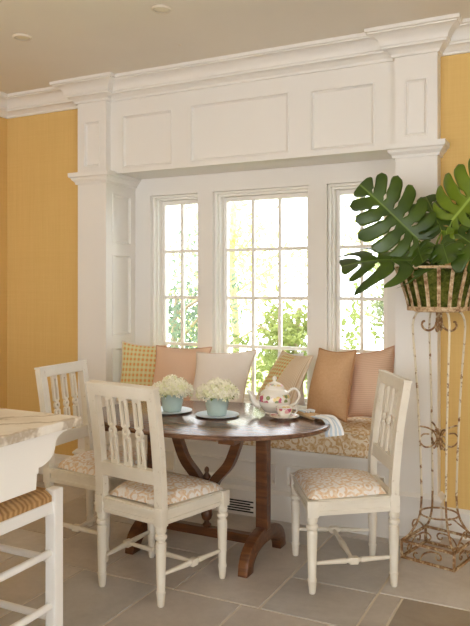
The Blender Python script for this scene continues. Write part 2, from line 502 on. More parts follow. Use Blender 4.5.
struct('wall_right', w_, 'trim_paint')

# bay window wall with three openings
OPS = [(-2.685, -2.307), (-2.193, -1.513), (-1.397, -1.02)]
ZS, ZT = .56, 1.965
bw = B(); paneled(bw, front(YB), [LX1-.1, RX0+.1], [0, 2.2], [(a, b, ZS, ZT) for a, b in OPS], thick=.2, through=True)
struct('wall_bay', bw, 'trim_paint')
# side returns (panelled) and pilasters
for nm, Xr, sgn in (('trim_1', LX1, 1), ('trim_2', RX0, -1)):
    bm = B()
    if sgn > 0: T = TM((Xr,0,0),(0,1,0),(0,0,1),(1,0,0))
    else: T = TM((Xr,0,0),(0,1,0),(0,0,1),(-1,0,0))
    paneled(bm, T, [YP+.002, YB+.0], [0, 2.1], [(3.81,4.03,1.62,1.96), (3.81,4.03,1.0,1.55), (3.81,4.03,.62,.92)], thick=.1)
    struct(nm, bm, 'trim_paint')
for nm, a, b in (('trim_3', LX0, LX1), ('trim_4', RX0, RX1)):
    bm = B(); box(bm, a+(.003 if nm == 'trim_4' else 0), b-(.003 if nm == 'trim_3' else 0), YP, YW+.02, 0, 2.06, .002)
    paneled(bm, front(YP), [a, b], [2.05, 2.60], [(a+.052, b-.052, 2.135, 2.44)], thick=YW-YP)
    struct(nm, bm, 'trim_paint')
# frieze over the bay
bm = B()
paneled(bm, front(YF), [LX1, RX0], [2.085, 2.62], [(-2.715,-2.33,2.115,2.465), (-2.197,-1.53,2.115,2.475), (-1.395,-1.02,2.115,2.465)], thick=.06)
box(bm, LX1-.05, RX0+.05, YF+.05, YB+.2, 2.085, 2.3)
struct('trim_5', bm, 'trim_paint')
# crown
crown = [(0,2.565),(.014,2.565),(.016,2.578),(.03,2.592),(.046,2.602),(.053,2.604),(.055,2.614),(.062,2.618),(.066,2.632),(.075,2.648),(.09,2.662),(.108,2.672),(.116,2.674),(.118,2.680),(.13,2.682),(.132,2.70),(0,2.70)]
bm = B(); molding(bm, [(XL,YBK),(XL,YW),(LX0,YW),(LX0,YP),(LX1,YP),(LX1,YF),(RX0,YF),(RX0,YP),(RX1,YP),(RX1,YW),(XR,YW)], crown)
struct('trim_6', bm, 'trim_paint', smooth=25)
cap = [(0,2.022),(.012,2.022),(.014,2.036),(.018,2.040),(.03,2.052),(.034,2.064),(.044,2.068),(.047,2.076),(.047,2.097),(0,2.097)]
bm = B(); molding(bm, [(LX0,YW),(LX0,YP),(LX1,YP),(LX1,YB)], cap); struct('trim_7', bm, 'trim_paint', smooth=25)
bm = B(); molding(bm, [(RX0,YB),(RX0,YP),(RX1,YP),(RX1,YW)], cap); struct('trim_8', bm, 'trim_paint', smooth=25)
# baseboards
bs = lambda h: [(0,0),(.018,0),(.018,h-.03),(.026,h-.028),(.026,h-.018),(.014,h-.006),(.008,h),(0,h)]
bm = B(); molding(bm, [(XL,YBK),(XL,YW),(LX0,YW)], bs(.155)); struct('baseboard_left', bm, 'trim_paint', smooth=25)
bm = B(); molding(bm, [(RX1,YW),(XR,YW)], bs(.155)); struct('baseboard_right', bm, 'trim_paint', smooth=25)
bm = B(); molding(bm, [(LX0,YW),(LX0,YP),(LX1,YP)], bs(.235)); struct('trim_9', bm, 'trim_paint', smooth=25)
bm = B(); molding(bm, [(RX0,YP),(RX1,YP),(RX1,YW)], bs(.235)); struct('trim_10', bm, 'trim_paint', smooth=25)

# windows
rows = [.585, .608, .931, 1.257, 1.58, 1.905]
for wi, (a, b) in enumerate(OPS):
    cols = 3 if wi == 1 else 2
    ro = empty('window_%d' % (wi+1), ((a+b)/2, YB+.1, ZS)); ro['kind'] = 'structure'
    off = V((-(a+b)/2, -(YB+.1), -ZS))
    def rect_ring(bm, u0,u1,v0,v1, w, y0, y1):
        box(bm,u0,u0+w,y0,y1,v0,v1); box(bm,u1-w,u1,y0,y1,v0,v1); box(bm,u0+w,u1-w,y0,y1,v0,v0+w); box(bm,u0+w,u1-w,y0,y1,v1-w,v1)
    e = .0015
    bm = B()
    rect_ring(bm, a+e, b-e, ZS+e, ZT-e, .014, YB+.028, YB+.19)
    rect_ring(bm, a+.0155, b-.0155, ZS+.0155, ZT-.0155, .013, YB+.062, YB+.19)
    obj('window_frame', xf(bm, Matrix.Translation(off)), 'window_paint', ro)
    s0, s1 = a+.029, b-.029
    bm = B()
    st = .022
    box(bm, s0, s0+st, YB+.105, YB+.145, ZS+.03, ZT-.03, .003); box(bm, s1-st, s1, YB+.105, YB+.145, ZS+.03, ZT-.03, .003)
    box(bm, s0+st, s1-st, YB+.106, YB+.144, ZS+.03, ZS+.055, .003); box(bm, s0+st, s1-st, YB+.106, YB+.144, 1.908, ZT-.03, .003)
    obj('sash', xf(bm, Matrix.Translation(off)), 'window_paint', ro)
    bm = B(); g0, g1 = s0+st, s1-st
    for k in range(1, cols):
        x = g0+(g1-g0)*k/cols; box(bm, x-.0105, x+.0105, YB+.110, YB+.140, ZS+.05, 1.915, .004)
    for z in rows[2:5]:
        box(bm, g0-.004, g1+.004, YB+.112, YB+.138, z-.011, z+.011, .004)
    obj('muntins', xf(bm, Matrix.Translation(off)), 'window_paint', ro)
    bm = B(); box(bm, g0-.01, g1+.01, YB+.123, YB+.127, ZS+.045, 1.92)
    obj('glass_panes', xf(bm, Matrix.Translation(off)), 'glass', ro)

# recessed downlights
dl0 = None
for i, (x, y, lb) in enumerate([(-1.842, 2.90, 'round recessed ceiling downlight nearer the window bay'), (-2.733, 2.887, 'round recessed ceiling downlight nearer the left wall')]):
    r = empty('recessed_downlight', (x, y, CEIL), label=lb, cat='ceiling light', group='recessed ceiling lights')
    bm = B(); lathe(bm, [(.036,-.001),(.05,-.001),(.052,-.005),(.046,-.012),(.037,-.010)], n=28, cap=False); bm.faces.ensure_lookup_table()
    obj('trim_ring', bm, 'lamp_trim', r, smooth=40)
    bm = B(); lathe(bm, [(0,-.0045),(.037,-.0045),(.037,-.002),(0,-.002)], n=28, cap=False)
    obj('lens', bm, 'lamp_lens', r)
bm = B(); lathe(bm, [(0,-.004),(.005,-.004),(.008,-.002),(.008,0),(0,0)], n=16, cap=False)
tag(obj('ceiling_sensor', bm, 'lamp_trim', loc=(-2.028,3.386,CEIL)), 'tiny round sensor dot on the ceiling in front of the crown moulding', 'sensor')

# ------------------------------------------------------------------ window seat
YS = 3.67
ws = empty('window_seat', (-1.852, 3.87, 0), label='built-in white panelled window seat base under the three windows', cat='window seat')
off = Matrix.Translation((1.852, -3.87, 0))
bm = B(); x0, x1 = LX1+.003, RX0-.003
paneled(bm, front(YS), [x0, x1], [0, .385], [(-2.77,-2.235,.195,.318), (-2.17,-1.56,.195,.318), (-1.498,-.93,.195,.318)], depth=.02, bev=.014, thick=.39, rh=.009)
obj('seat_base', xf(bm, off), 'trim_paint', ws)
bm = B(); box(bm, x0, x1, YS-.022, YB-.004, .386, .409, .004)
obj('seat_board', xf(bm, off), 'trim_paint', ws)
bm = B(); molding(bm, [(x0,YS-.0005),(x1,YS-.0005)], bs(.165)); xf(bm, off); obj('base_moulding', bm, 'trim_paint', ws, smooth=25)
reg = None
bm = B(); box(bm, -2.05, -1.675, YS-.026, YS-.017, .008, .098, .002)
reg = obj('floor_register', xf(bm, off), 'trim_paint', ws); reg['label'] = 'slotted black air register in the base moulding'
bm = B()
for k in range(5):
    z = .022+k*.0145; box(bm, -2.035+.0, -1.69-(k % 2)*.02, YS-.028, YS-.0255, z, z+.008)
obj('slots', xf(bm, off), 'black_slot', reg)

def cushion_bm(x0, x1, y0, y1, z0, z1, n=(40,14), puff=.012, r=.03):
    bm = B(); nx, ny = n; top = []
    def sm(t): return (1-abs(2*t-1)**5)
    lo = {}; hi = {}
    for i in range(nx+1):
        for j in range(ny+1):
            u, v = i/nx, j/ny
            x = x0+(x1-x0)*u; y = y0+(y1-y0)*v
            e = (max(0, 1-((2*u-1)**2)**6))*(max(0, 1-((2*v-1)**2)**3))
            hi[i,j] = bm.verts.new((x, y, z1-r*(1-e)**2+puff*e)); lo[i,j] = bm.verts.new((x, y, z0))
    for i in range(nx):
        for j in range(ny):
            bm.faces.new((hi[i,j],hi[i+1,j],hi[i+1,j+1],hi[i,j+1])); bm.faces.new((lo[i,j],lo[i,j+1],lo[i+1,j+1],lo[i+1,j]))
    def side(seq):
        mids = []
        for (a, b) in zip(seq, seq[1:]):
            bm.faces.new((lo[a],lo[b],hi[b],hi[a]))
    side([(i,0) for i in range(nx+1)]); side([(nx,j) for j in range(ny+1)]); side([(i,ny) for i in range(nx,-1,-1)]); side([(0,j) for j in range(ny,-1,-1)])
    return bm
bm = cushion_bm(LX1+.01, RX0-.01, YS-.016, YB-.01, .41, .55, puff=.012, r=.018)
cu = obj('bench_cushion', bm, 'bench_damask', smooth=50)
tag(cu, 'long seat cushion in beige and gold damask on the window seat', 'cushion')
bm = B()
for z in (.416, .536): sweep(bm, [(LX1+.012, YS-.018, z), (RX0-.012, YS-.018, z)], .006, 8)
obj('piping', bm, 'bench_damask', cu, smooth=60)

# ------------------------------------------------------------------ pillows
def pillow(name, TL, TR, BL, BR, thick, mat, pip=None, n=18, pinch=.10, label='', out=(0,-1,0)):
    TL, TR, BL, BR = map(V, (TL, TR, BL, BR)); c = (TL+TR+BL+BR)/4
    nrm = ((TR-TL)+(BR-BL)).cross((TL-BL)+(TR-BR)).normalized()
    if nrm.dot(V(out)) < 0: nrm = -nrm
    bm = B(); uvl = bm.loops.layers.uv.new('UVMap'); F = {}; K = {}
    def pos(u, v):
        s, t = (u*(1-pinch*(1-v*v)*u*u)+1)/2, (v*(1-pinch*(1-u*u)*v*v)+1)/2
        return (BL*(1-s)+BR*s)*(1-t)+(TL*(1-s)+TR*s)*t
    for i in range(n+1):
        for j in range(n+1):
            u, v = -1+2*i/n, -1+2*j/n
            u, v = math.sin(u*PI/2)*.6+u*.4, math.sin(v*PI/2)*.6+v*.4
            p = pos(u, v); h = thick/2*((1-u**2)*(1-v**2))**.5*(1-.15*v)
            w = .006*math.sin(5*u+3*v+len(name))*(1-u*u)*(1-v*v)
            F[i,j] = (bm.verts.new(p+nrm*(h+w)), (s_ := ((u+1)/2, (v+1)/2)))
            if i in (0,n) or j in (0,n): K[i,j] = F[i,j]
            else: K[i,j] = (bm.verts.new(p-nrm*h*.75), (F[i,j][1]))
    for i in range(n):
        for j in range(n):
            for D, rev in ((F,0),(K,1)):
                q = [D[i,j],D[i+1,j],D[i+1,j+1],D[i,j+1]]
                if rev: q = q[::-1]
                try: f = bm.faces.new([a[0] for a in q])
                except ValueError: continue
                for l, a in zip(f.loops, q): l[uvl].uv = a[1]
    bmesh.ops.translate(bm, verts=bm.verts, vec=-c)
    o = obj(name, bm, mat, loc=c, smooth=80)
    tag(o, label, 'pillow', 'scatter pillows on the window seat')
    if pip:
        loop = [pos(-1+2*i/24, -1) for i in range(24)]+[pos(1, -1+2*i/24) for i in range(24)]+[pos(1-2*i/24, 1) for i in range(24)]+[pos(-1, 1-2*i/24) for i in range(24)]
        bm = B(); sweep(bm, [p-c for p in loop], .0055, 6, closed=True)
        obj('piping', bm, pip, o, smooth=80)
    return o
pillow('scatter_pillow', (-2.785,3.89,.96),(-2.515,4.02,.935),(-2.775,3.81,.568),(-2.505,3.95,.568), 0.149, 'check_cloth', 'piping_cream', label='green and orange checked pillow at the left end of the window seat')
pillow('scatter_pillow', (-2.53,3.92,.94),(-2.15,3.99,.938),(-2.525,3.81,.57),(-2.165,3.86,.57), 0.176, 'peach_cloth', 'piping_pink', label='peach pillow with pink piping behind the flower pots')
pillow('scatter_pillow', (-2.2,3.88,.912),(-1.815,3.96,.935),(-2.18,3.73,.57),(-1.83,3.78,.57), 0.189, 'cream_cloth', 'piping_cream', label='plump plain cream pillow left of the teapot')
pillow('scatter_pillow', (-1.655,4.0,.935),(-1.405,3.86,.925),(-1.82,3.9,.575),(-1.50,3.74,.575), 0.162, 'band_cloth', 'piping_cream', label='tilted pillow with a green and orange checked band, behind the teapot')
pillow('scatter_pillow', (-1.71,4.055,.925),(-1.53,4.04,.93),(-1.74,4.0,.6),(-1.5,3.99,.6), .05, 'pale_blue_cloth', None, label='pale blue white pillow peeking out behind the check-banded pillow')
pillow('scatter_pillow', (-1.41,3.99,.96),(-1.145,3.86,.968),(-1.435,3.83,.575),(-1.17,3.76,.575), 0.203, 'tan_cloth', 'piping_tan', label='plain tan pillow with pointed corners, right of the teapot')
pillow('scatter_pillow', (-1.25,4.02,.93),(-.945,3.95,.995),(-1.21,3.91,.575),(-.925,3.87,.575), 0.162, 'pink_cloth', 'piping_pink', label='pale pink finely striped pillow at the right end of the seat')

# ------------------------------------------------------------------ table
tb = empty('trestle_table', (-1.66, 3.03, 0), label='dark wooden oval trestle table with lyre shaped support, tea things on top', cat='table')
bm = B(); n = 72; a, b = .625, .44
def oval(s, z): return [bm.verts.new((a*s*math.cos(2*PI*i/n), b*s*math.sin(2*PI*i/n), z)) for i in range(n)]
a0, b0 = a, b
rs = []
for d, z in ((-.010,.669),(-.002,.671),(0,.676),(0,.684),(-.004,.688),(-.010,.690)):
    rs.append([bm.verts.new(((a+d)*math.cos(2*PI*i/n), (b+d)*math.sin(2*PI*i/n), z)) for i in range(n)])
for A, Q in zip(rs, rs[1:]):
    for i in range(n): bm.faces.new((A[i],A[(i+1)%n],Q[(i+1)%n],Q[i]))
bm.faces.new(rs[0][::-1]); bm.faces.new(rs[-1])
obj('tabletop', bm, 'top_wood', tb, smooth=40)
dx = -1.66; FX = (-2.013-dx, -1.385-dx); FY = 3.1-3.03
for x in FX:
    outer, inner = [], []
    for i in range(15):
        t = PI*i/14; outer.append((-.235*math.cos(t), .165*math.sin(t)**.8 if 0 < i < 14 else 0))
    for i in range(15):
        t = PI*(14-i)/14; inner.append((-.165*math.cos(t), .09*math.sin(t)**.8 if 0 < i < 14 else 0))
    bm = extrude_curve([outer+inner], .05, .004)
    xf(bm, Matrix.Translation((x, FY, 0)) @ Matrix(((0,0,1,0),(1,0,0,0),(0,1,0,0),(0,0,0,1))))
    obj('foot', bm, 'wood', tb, smooth=35)
    bm = B(); box(bm, x-.030, x+.030, FY-.026, FY+.026, .148, .645, .005); obj('post', bm, 'wood', tb)
    bm = B(); box(bm, x-.04, x+.04, -.33, .36, .64, .6688, .005); obj('cleat', bm, 'wood', tb)
bm = B(); box(bm, FX[0]+.03, FX[1]-.03, FY-.022, FY+.022, .07, .115, .004); obj('stretcher', bm, 'wood', tb)
cx0 = (FX[0]+FX[1])/2
for s in (-1, 1):
    pts = smooth_path([(cx0+s*.028, FY, .30), (cx0+s*.055, FY, .36), (cx0+s*.125, FY, .44), (cx0+s*.165, FY, .53), (cx0+s*.185, FY, .60), (cx0+s*.19, FY, .664)], 6)
    bm = B(); sweep(bm, pts, 0, flat=(.042,.046), up=(s,0,.2)); obj('lyre_arm', bm, 'wood', tb, smooth=40)
bm = B(); lathe(bm, [(.02,.114),(.024,.125),(.014,.135),(.012,.143),(.024,.155),(.03,.175),(.026,.2),(.014,.21),(.024,.225),(.026,.27),(.028,.28),(.028,.34),(.018,.348),(.012,.352),(.02,.362),(.021,.37),(.012,.382),(.009,.39),(.013,.4),(.010,.412),(0,.42)], (cx0,FY,0), 18)
obj('turned_finial', bm, 'wood', tb, smooth=50)
ZTB = .6902
# ------------------------------------------------------------------ chairs
def make_chair():
    r = empty('dining_chair', (0,0,0))
    FX, FYc, BX, BY = .215, .186, .172, -.19
    SB, ST = .335, .405
    prof = [(.0125,0),(.015,.004),(.0185,.045),(.0185,.05),(.0205,.054),(.0205,.062),(.018,.066),(.0235,.262),(.0225,.268),(.0185,.272),(.0185,.278),(.0255,.284),(.0265,.291),(.0255,.298),(.019,.302),(.019,.308),(.0235,.312),(.0245,.334)]
    for s in (-1,1):
        bm = B(); lathe(bm, prof, (s*FX,FYc,0), 16); box(bm, s*FX-.025, s*FX+.025, FYc-.025, FYc+.025, .333, ST, .003)
        obj('leg', bm, 'chair', r, smooth=45)
    top = V((0, -.275, .925))
    for s in (-1,1):                                   # rear leg runs up into the raked back stile
        bm = B(); lathe(bm, prof, (s*BX,BY,0), 16)
        box(bm, s*BX-.0225, s*BX+.0225, BY-.022, BY+.022, .333, .41, .003)
        pts = [(s*BX,BY,.408),(s*BX,BY-.003,.50),(s*BX,BY-.024,.71),(s*BX*1.01,BY-.055,.902)]
        sweep(bm, smooth_path(pts, 4), 0, flat=(.045,.034), up=(0,1,0))
        obj('back_post', bm, 'chair', r, smooth=30)
    def backpt(x, z):                                  # y of the back's plane at height z
        t = max(0, (z-.408)/(.902-.408)); return BY-.055*t**1.35
    def slab_on_back(bm, z0):                          # XY slab (x, z-z0) -> raked back
        for v in bm.verts:
            x, z, w = v.co.x, v.co.y, v.co.z
            zz = z; y = backpt(x, zz); dy = (backpt(x, zz+.01)-backpt(x, zz-.01))/.02
            nrm = V((0,1,-dy)).normalized()
            v.co = V((x, y, zz))+nrm*w
        return bm
    def sub(bm, n=1): return bm
    # top rail with moulded cap
    bm = B(); box(bm, -.194, .194, -.016, .016, .862, .9065, .003); 
    for v in bm.verts: v.co = V((v.co.x, v.co.z, v.co.y))
    for v in bm.verts: pass
    bm2 = bm; slab_on_back(bm2, 0)
    obj('top_rail', bm2, 'chair', r)
    bm = B(); box(bm, -.198, .198, -.020, .020, .906, .918, .003)
    for v in bm.verts: v.co = V((v.co.x, v.co.z, v.co.y))
    slab_on_back(bm, 0); obj('rail_cap', bm, 'chair', r)
    bm = B(); box(bm, -.155, .155, -.015, .015, .505, .565, .003)
    for v in bm.verts: v.co = V((v.co.x, v.co.z, v.co.y))
    slab_on_back(bm, 0); obj('lower_rail', bm, 'chair', r)
    # pierced splats: slotted strip, pierced ring at the middle
    def splat(xc):
        z0, z1, zm, w, rr = .562, .865, .709, .0205, .0195
        def half(z):
            d = abs(z-zm)
            if d <= .0155: return max(.0115, math.sqrt(max(0, rr*rr-d*d)))
            if d < .0205: return .0115
            if d < .026: return .0115+(w-.0115)*((d-.0205)/.0055)**.6
            return w
        N = 120; zs = [z0+(z1-z0)*i/N for i in range(N+1)]
        out = [(xc-half(z), z) for z in zs]+[(xc+half(z), z) for z in reversed(zs)]
        def slot(a, b, ww=.0075):
            pts = []
            for k in range(12): pts.append((xc+ww, a+ww+(b-a-2*ww)*k/11))
            for i in range(1,6): t = PI*i/6; pts.append((xc+ww*math.cos(t), b-ww+ww*math.sin(t)))
            for k in range(12): pts.append((xc-ww, b-ww-(b-a-2*ww)*k/11))
            for i in range(1,6): t = PI+PI*i/6; pts.append((xc+ww*math.cos(t), a+ww+ww*math.sin(t)))
            return pts
        hole = [(xc+.008*math.cos(2*PI*i/14), zm+.008*math.sin(2*PI*i/14)) for i in range(14)]
        bm = extrude_curve([out, slot(z0+.02, zm-.028), slot(zm+.028, z1-.018), hole], .013, .001)
        return slab_on_back(bm, 0)
    for xc in (-.078, 0, .078):
        obj('splat', splat(xc), 'chair', r)
    # seat frame with a bead along the rails
    bm = B()
    def rail(p, q, inset=0):
        p, q = V((*p,0)), V((*q,0)); d = (q-p).normalized(); nrm = V((d.y,-d.x,0))
        T = Matrix(((d.x,nrm.x,0,p.x),(d.y,nrm.y,0,p.y),(0,0,1,0),(0,0,0,1))); L = (q-p).length
        box(bm, .02, L-.02, -.012, .012, SB+.002, ST, .002, T)
        box(bm, .022, L-.022, .010, .018, SB+.010, SB+.024, .003, T); box(bm, .022, L-.022, .010, .020, ST-.022, ST-.004, .003, T)
    for p, q in (((-FX,FYc),(-BX,BY)),((-BX,BY),(BX,BY)),((BX,BY),(FX,FYc)),((FX,FYc),(-FX,FYc))): rail(q, p) if False else rail(p, q)
    obj('seat_frame', bm, 'chair', r)
    # upholstered seat
    bm = B(); n = 20; G = {}; G0 = {}
    for i in range(n+1):
        for j in range(n+1):
            u, v = -1+2*i/n, -1+2*j/n
            wx = (BX-.02)+(FX+.005-(BX-.02))*(v+1)/2
            y = -.165+(FYc+.012+.165)*(v+1)/2
            e = ((1-u**6)*(1-v**6)); 
            z = ST+.012+.042*(max(0,(1-u*u*.9)*(1-v*v*.9)))**.45*min(1, e*3)**.5
            if i in (0,n) or j in (0,n): z = ST+.0005
            G[i,j] = bm.verts.new((u*wx, y, z))
    for i in range(n):
        for j in range(n): bm.faces.new((G[i,j],G[i+1,j],G[i+1,j+1],G[i,j+1]))
    edge = [G[i,0] for i in range(n)]+[G[n,j] for j in range(n)]+[G[i,n] for i in range(n,0,-1)]+[G[0,j] for j in range(n,0,-1)]
    bm.faces.new(edge[::-1])
    obj('seat_cushion', bm, 'seat_damask', r, smooth=60)
    # H stretcher
    tp = lambda L: [(.007,0),(.0085,.02),(.011,L*.3),(.0125,L*.40),(.009,L*.405),(.009,L*.42),(.0145,L*.44),(.0145,L*.56),(.009,L*.58),(.009,L*.595),(.0125,L*.6),(.011,L*.7),(.0085,L-.02),(.007,L)]
    zst = .13
    for s in (-1,1):
        p, q = V((s*BX,BY+.015,zst)), V((s*FX,FYc-.015,zst)); L = (q-p).length
        bm = B(); lathe(bm, tp(L), p, 12, axis=q-p); m_ = (p+q)/2; box(bm, m_.x-.016, m_.x+.016, m_.y-.02, m_.y+.02, zst-.015, zst+.015, .004)
        obj('stretcher', bm, 'chair', r, smooth=45)
    mx = (BX+FX)/2; p, q = V((-mx+.014,0,zst)), V((mx-.014,0,zst)); L = (q-p).length
    bm = B(); lathe(bm, tp(L), p, 12, axis=q-p); obj('stretcher', bm, 'chair', r, smooth=45)
    return r
ch = make_chair()
spots = [((-1.705, 2.668, 0), -8.5, 'worn cream wooden dining chair seen from behind, nearest the camera, its back to us'),
         ((-.993, 3.132, 0), 121, 'worn cream dining chair at the right of the table, side on, near the plant stand'),
         ((-2.252, 2.945, 0), -88, 'worn cream wooden dining chair at the far left of the table, before the yellow wall')]
for i, (p, rz, lb) in enumerate(spots):
    o = ch if i == 0 else copy_tree(ch)
    o.location = p; o.rotation_euler.z = R(rz); tag(o, lb, 'chair', 'dining chairs around the table')

# ------------------------------------------------------------------ things on the table
def plate(x, y, r, lb):
    bm = B(); lathe(bm, [(0,.002),(r*.5,.0005),(r*.55,.0),(r*.6,.003),(r*.97,.0075),(r,.009),(r*.985,.011),(r*.6,.0075),(r*.55,.0055),(0,.0055)], n=40, cap=False)
    o = obj('plate', bm, 'blue_plate', loc=(x, y, ZTB), smooth=50); return tag(o, lb, 'plate', 'pale blue plates under the flower pots')
plate(-1.885, 3.045, .115, 'pale blue plate under the left flower pot')
plate(-1.612, 3.05, .11, 'pale blue plate under the right flower pot')
def flower_pot(x, y, lb, seed):
    rng = random.Random(seed)
    r = empty('flower_pot', (x, y, ZTB+.006), label=lb, cat='flower pot', group='white hydrangea pots on the table')
    bm = B(); lathe(bm, [(0,.0005),(.043,.0005),(.046,.004),(.056,.05),(.063,.082),(.066,.086),(.066,.093),(.062,.096),(.058,.09),(.05,.08),(0,.08)], n=32, cap=False)
    obj('pot', bm, 'blue_glaze', r, smooth=45)
    bm = B(); heads = []
    for k in range(9):
        th = k*2.4; rr = .0 if k == 0 else (.042 if k < 4 else .068)
        heads.append((rr*math.cos(th), rr*math.sin(th), (.138 if k == 0 else .128 if k < 4 else .104)+rng.uniform(-.004,.004)))
    fl = B(); idx = []
    for (hx, hy, hz) in heads:
        for q in range(46):
            z_ = 1-2*(q+.5)/46; th = q*2.39996; s = math.sqrt(1-z_*z_)
            d = V((s*math.cos(th), s*math.sin(th), z_))
            if d.z < -.55: continue
            c = V((hx,hy,hz))+d*(.038+rng.uniform(-.004,.004))
            q0 = V((0,0,1)).rotation_difference((d+V((rng.uniform(-.3,.3),rng.uniform(-.3,.3),rng.uniform(-.2,.3)))).normalized())
            a0 = rng.uniform(0, PI); mi = 0 if rng.random() < .78 else 1
            cv = fl.verts.new(c)
            for p in range(4):
                t = a0+p*PI/2; w = .0105; L = .0125
                pts = [(L*.55*math.cos(t-.62), L*.55*math.sin(t-.62), .001), (L*1.1*math.cos(t-.33), L*1.1*math.sin(t-.33), .004), (L*1.1*math.cos(t+.33), L*1.1*math.sin(t+.33), .004), (L*.55*math.cos(t+.62), L*.55*math.sin(t+.62), .001)]
                f = fl.faces.new([cv]+[fl.verts.new(c+q0@V(pp)) for pp in pts]); f.material_index = mi
    o = obj('blossoms', fl, None, r, mats=['petal','petal_green'])
    bm = B()
    lathe(bm, [(.03,.082),(.06,.085),(.075,.1),(.07,.125),(.04,.145),(0,.15)], n=20)
    obj('inner_petals', bm, 'petal_green', r, smooth=60)
    bm = B()
    for k in range(9):
        th = k*.7+rng.uniform(-.2,.2); d = V((math.cos(th), math.sin(th), 0)); s = V((-d.y,d.x,0))
        p0 = d*.05+V((0,0,.09))
        q = [bm.verts.new(p0), bm.verts.new(p0+d*.025+s*.014+V((0,0,.006))), bm.verts.new(p0+d*.05+V((0,0,-.006))), bm.verts.new(p0+d*.025-s*.014+V((0,0,.004)))]
        bm.faces.new(q)
    obj('leaves', bm, 'bloom_leaf', r)
flower_pot(-1.868, 3.04, 'white hydrangea in a pale blue pot, the left one, partly behind the near chair', 2)
flower_pot(-1.612, 3.045, 'white hydrangea in a pale blue pot, the right one, at the middle of the table', 5)

def banded(o, fn):
    at = o.data.attributes.new('band', 'FLOAT', 'POINT')
    for v in o.data.vertices: at.data[v.index].value = fn(v.co)
tp = empty('teapot', (-1.385, 3.24, ZTB), R(24), label='white china teapot with a band of painted flowers beside the cup', cat='teapot')
S = 1.06
prof = [(0,.003),(.04,.003),(.044,0),(.047,.004),(.045,.009),(.062,.022),(.078,.045),(.083,.068),(.080,.09),(.070,.108),(.056,.120),(.050,.124),(.049,.130),(.044,.128),(0,.124)]
fine = []
for (r0,z0),(r1,z1) in zip(prof, prof[1:]):
    for k in range(4): fine.append((r0+(r1-r0)*k/4, z0+(z1-z0)*k/4))
fine.append(prof[-1])
bm = B(); lathe(bm, fine, n=56, cap=False)
o = obj('body', bm, 'china', tp, smooth=60); banded(o, lambda c: 1. if .068 < c.z < .102 and math.hypot(c.x,c.y) > .06 else 0.)
bm = B(); lathe(bm, [(.047,.1285),(.049,.131),(.047,.136),(.040,.146),(.026,.155),(.012,.160),(.008,.164),(.007,.168),(.012,.174),(.013,.18),(.008,.187),(0,.189)], n=40)
o = obj('lid', bm, 'china', tp, smooth=60); banded(o, lambda c: 1. if .138 < c.z < .152 else 0.)
sp = smooth_path([(-.07,0,.04),(-.095,0,.052),(-.112,0,.078),(-.122,0,.102),(-.138,0,.115)], 6); N = len(sp)
bm = B(); sweep(bm, sp, [.023-.0145*(i/(N-1))**.7 for i in range(N)], 14, up=(0,1,0)); o = obj('spout', bm, 'china', tp, smooth=60); banded(o, lambda c: 0.)
hp = smooth_path([(.066,0,.105),(.085,0,.122),(.108,0,.124),(.124,0,.108),(.124,0,.082),(.108,0,.055),(.084,0,.042),(.072,0,.04)], 6)
bm = B(); sweep(bm, hp, .0065, 10, up=(0,1,0)); o = obj('handle', bm, 'china', tp, smooth=60); banded(o, lambda c: 0.)
sc = (-1.288, 3.135)
bm = B(); lathe(bm, [(0,.002),(.036,.001),(.04,0),(.043,.003),(.066,.011),(.073,.014),(.0725,.0158),(.064,.0135),(.04,.006),(0,.005)], n=44, cap=False)
o = obj('saucer', bm, 'china', loc=(*sc, ZTB), smooth=60); banded(o, lambda c: 1. if .05 < math.hypot(c.x,c.y) < .069 and c.z > .007 else 0.)
tag(o, 'white saucer with a painted flower rim under the teacup', 'saucer')
cup = empty('teacup', (*sc, ZTB+.0066), R(20), label='white china teacup with painted flowers on its saucer beside the teapot', cat='cup')
pr = [(0,.002),(.02,.002),(.022,0),(.024,.003),(.023,.006),(.032,.016),(.037,.03),(.040,.045),(.0425,.052),(.0405,.052),(.037,.04),(.03,.016),(0,.010)]
fine = []
for (r0,z0),(r1,z1) in zip(pr, pr[1:]):
    for k in range(3): fine.append((r0+(r1-r0)*k/3, z0+(z1-z0)*k/3))
bm = B(); lathe(bm, fine+[pr[-1]], n=48, cap=False)
o = obj('bowl', bm, 'china', cup, smooth=60); banded(o, lambda c: 1. if .022 < c.z < .047 and math.hypot(c.x,c.y) > .033 else 0.)
bm = B(); sweep(bm, smooth_path([(.039,0,.042),(.05,0,.047),(.06,0,.040),(.058,0,.027),(.046,0,.016),(.035,0,.018)], 5), .0035, 8, up=(0,1,0)); o = obj('handle', bm, 'china', cup, smooth=60); banded(o, lambda c: 0.)
